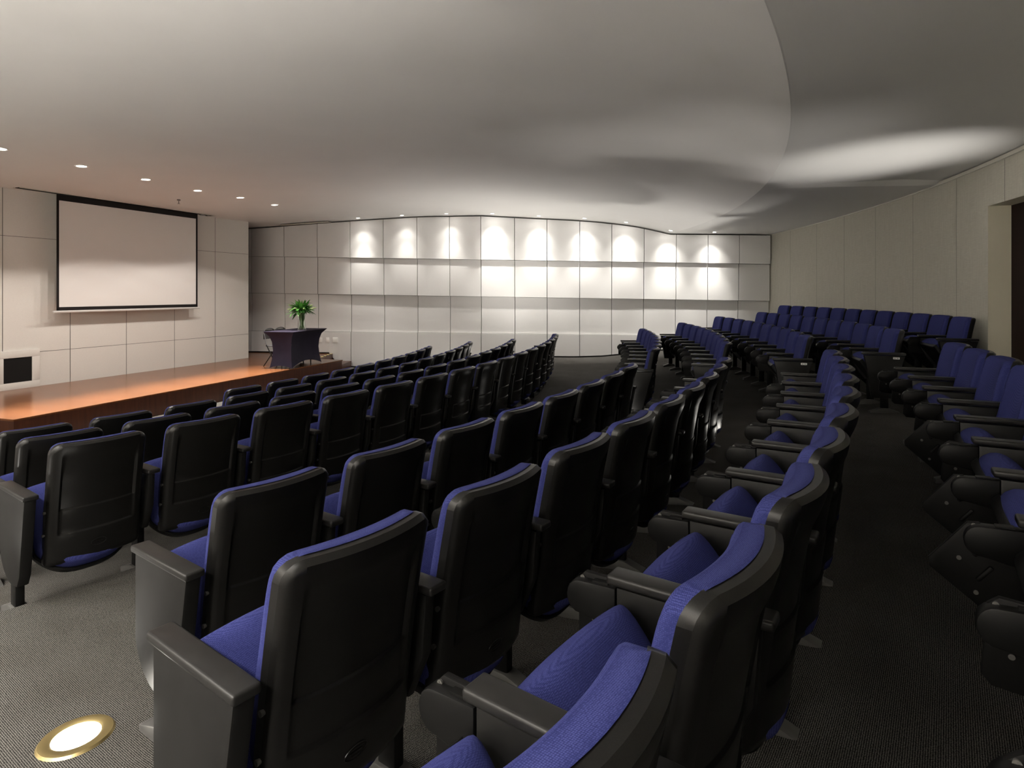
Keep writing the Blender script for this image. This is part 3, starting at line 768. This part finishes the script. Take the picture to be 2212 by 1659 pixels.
def arm(root, x, end=None, detail=False, tab=0.0, taglab=False):
    a = new('armrest', ME_PAD, root, (x, -.022, .025))
    if end is not None:
        new('end_panel', end, root, (x, -.022, .025))
    else:
        new('side_panel', ME_SIDE, root, (x, -.022, .025))
        h = new('tablet_hinge', ME_HINGE, root, (x, -.022, .025))
        tb_ = new('writing_tablet', ME_TAB, root, (x + .014, .530, .617), (tab, 0, 0))
        if detail:
            new('screw', ME_SCREW, tb_, (-.011, .015, -.015)); new('screw', ME_SCREW, tb_, (-.011, .12, -.05)); new('screw', ME_SCREW, tb_, (-.011, .17, -.14))
    l = new('leg', ME_LEG, root, (x, 0, 0)); new('foot_plate', ME_FOOT, l)
    if taglab:
        new('number_tag', ME_TAG, root, (x - .034, .11, .588))
def chair(R, t, z, label, group, detail=False, emblem=False):
    p = pol(R, t)
    c = thing('auditorium_chair', label, 'chair', (p.x, p.y, z), t, group)
    s_ = new('back_shell', ME_SHELL, c, (.018, 0, 0))
    bc = new('back_cushion', ME_BACKC, c, (.018, 0, 0)); new('piping', ME_SEAM[0], bc); new('piping', ME_SEAM[1], bc)
    new('seat_cushion', ME_SEATC, c); new('seat_pan', ME_PAN, c)
    for zb_ in (.40, .52): new('bolt', ME_BOLT, c, (-SW + .014, base_y(-SW, zb_) + .022, zb_))
    if emblem: new('emblem', ME_EMB, s_, (0.0, base_y(0, .315) - .001, .315), (math.radians(9), 0, 0))
    return c
ORD = ['', 'first', 'second', 'third', 'fourth', 'fifth', 'sixth', 'seventh', 'eighth', 'ninth', 'tenth', 'eleventh', 'twelfth', 'thirteenth', 'fourteenth', 'fifteenth', 'sixteenth']
rows = []
# key, first far-side boundary or start, count, pitch angle, label text, count direction
for r, t0, n_, txt in (('z', 1.1336, 10, 'the short row nearest the stage'), ('a', .9720, 15, 'the second row from the stage'), ('b', .9621, 15, 'the third row from the stage'), ('c', .9563, 16, 'the fourth row, before the cross aisle'),
                       ('E', .9535, 8, 'near block front row behind cross aisle'), ('F', .9362, 9, 'the second row of the near block'), ('G', .9158, 10, 'the third row of the near block')):
    rows.append((r, t0 + .052 / ROWR[r] - .58 / ROWR[r], n_, .58 / ROWR[r], txt, 1))
rows.append(('H', 1.1881 - 10 * .0284, 10, .0284, 'the rear row of the near block', -1))
for r, t0, n_, pt, txt in (('E', 1.2637, 8, .0320, 'far block front row'), ('F', 1.2610, 9, .0317, 'the second row of the far block'), ('G', 1.2575, 10, .0313, 'the third row of the far block'), ('H', 1.2597, 11, .0285, 'the fourth row of the far block'), ('I', 1.296, 12, .0272, 'the last row along the linen wall')):
    rows.append((r, t0, n_, pt, txt, 1))
for ri, (r, t0, n_, pt, txt, dirn) in enumerate(rows):
    R = ROWR[r]; near = ri >= 6; far_block = ri >= 8
    for k in range(n_):
        idx = k + 1 if dirn > 0 else n_ - k
        if ri < 4: lab = f'blue black auditorium chair, {ORD[idx]} from left in {txt}'
        elif ri < 7: lab = f'blue black auditorium chair, {ORD[idx]} from left aisle in {txt}'
        elif ri == 7: lab = f'blue black auditorium chair, {ORD[idx]} from centre aisle in {txt}'
        else: lab = f'blue auditorium chair, {ORD[idx]} from aisle end in {txt}'
        tc2 = t0 + pt * (k + .5)
        z = CAMZ - ROWH[r] - SEAT_TOP
        c = chair(R, tc2, z, lab, ['front block chairs', 'near block chairs', 'far block chairs'][0 if ri < 4 else 1 if ri < 8 else 2], near, ri in (2, 3, 4, 5))
        hx = pt * R / 2
        if k == 0 and ri != 7:
            arm(c, -hx, ME_END2 if far_block else ME_END, False, 0, taglab=ri in (9, 10, 11))
        else:
            tab = -PI / 2
            if ri == 7: tab = [-PI / 2, -1.5, -1.5, -.92, -.90, -1.5, -.85, -1.45, -1.5, -1.52][k]
            arm(c, -hx, None, near and not far_block, tab)
        if k == n_ - 1: arm(c, hx, None if ri == 7 else ME_END if not far_block else ME_END2, ri == 7, -1.5)
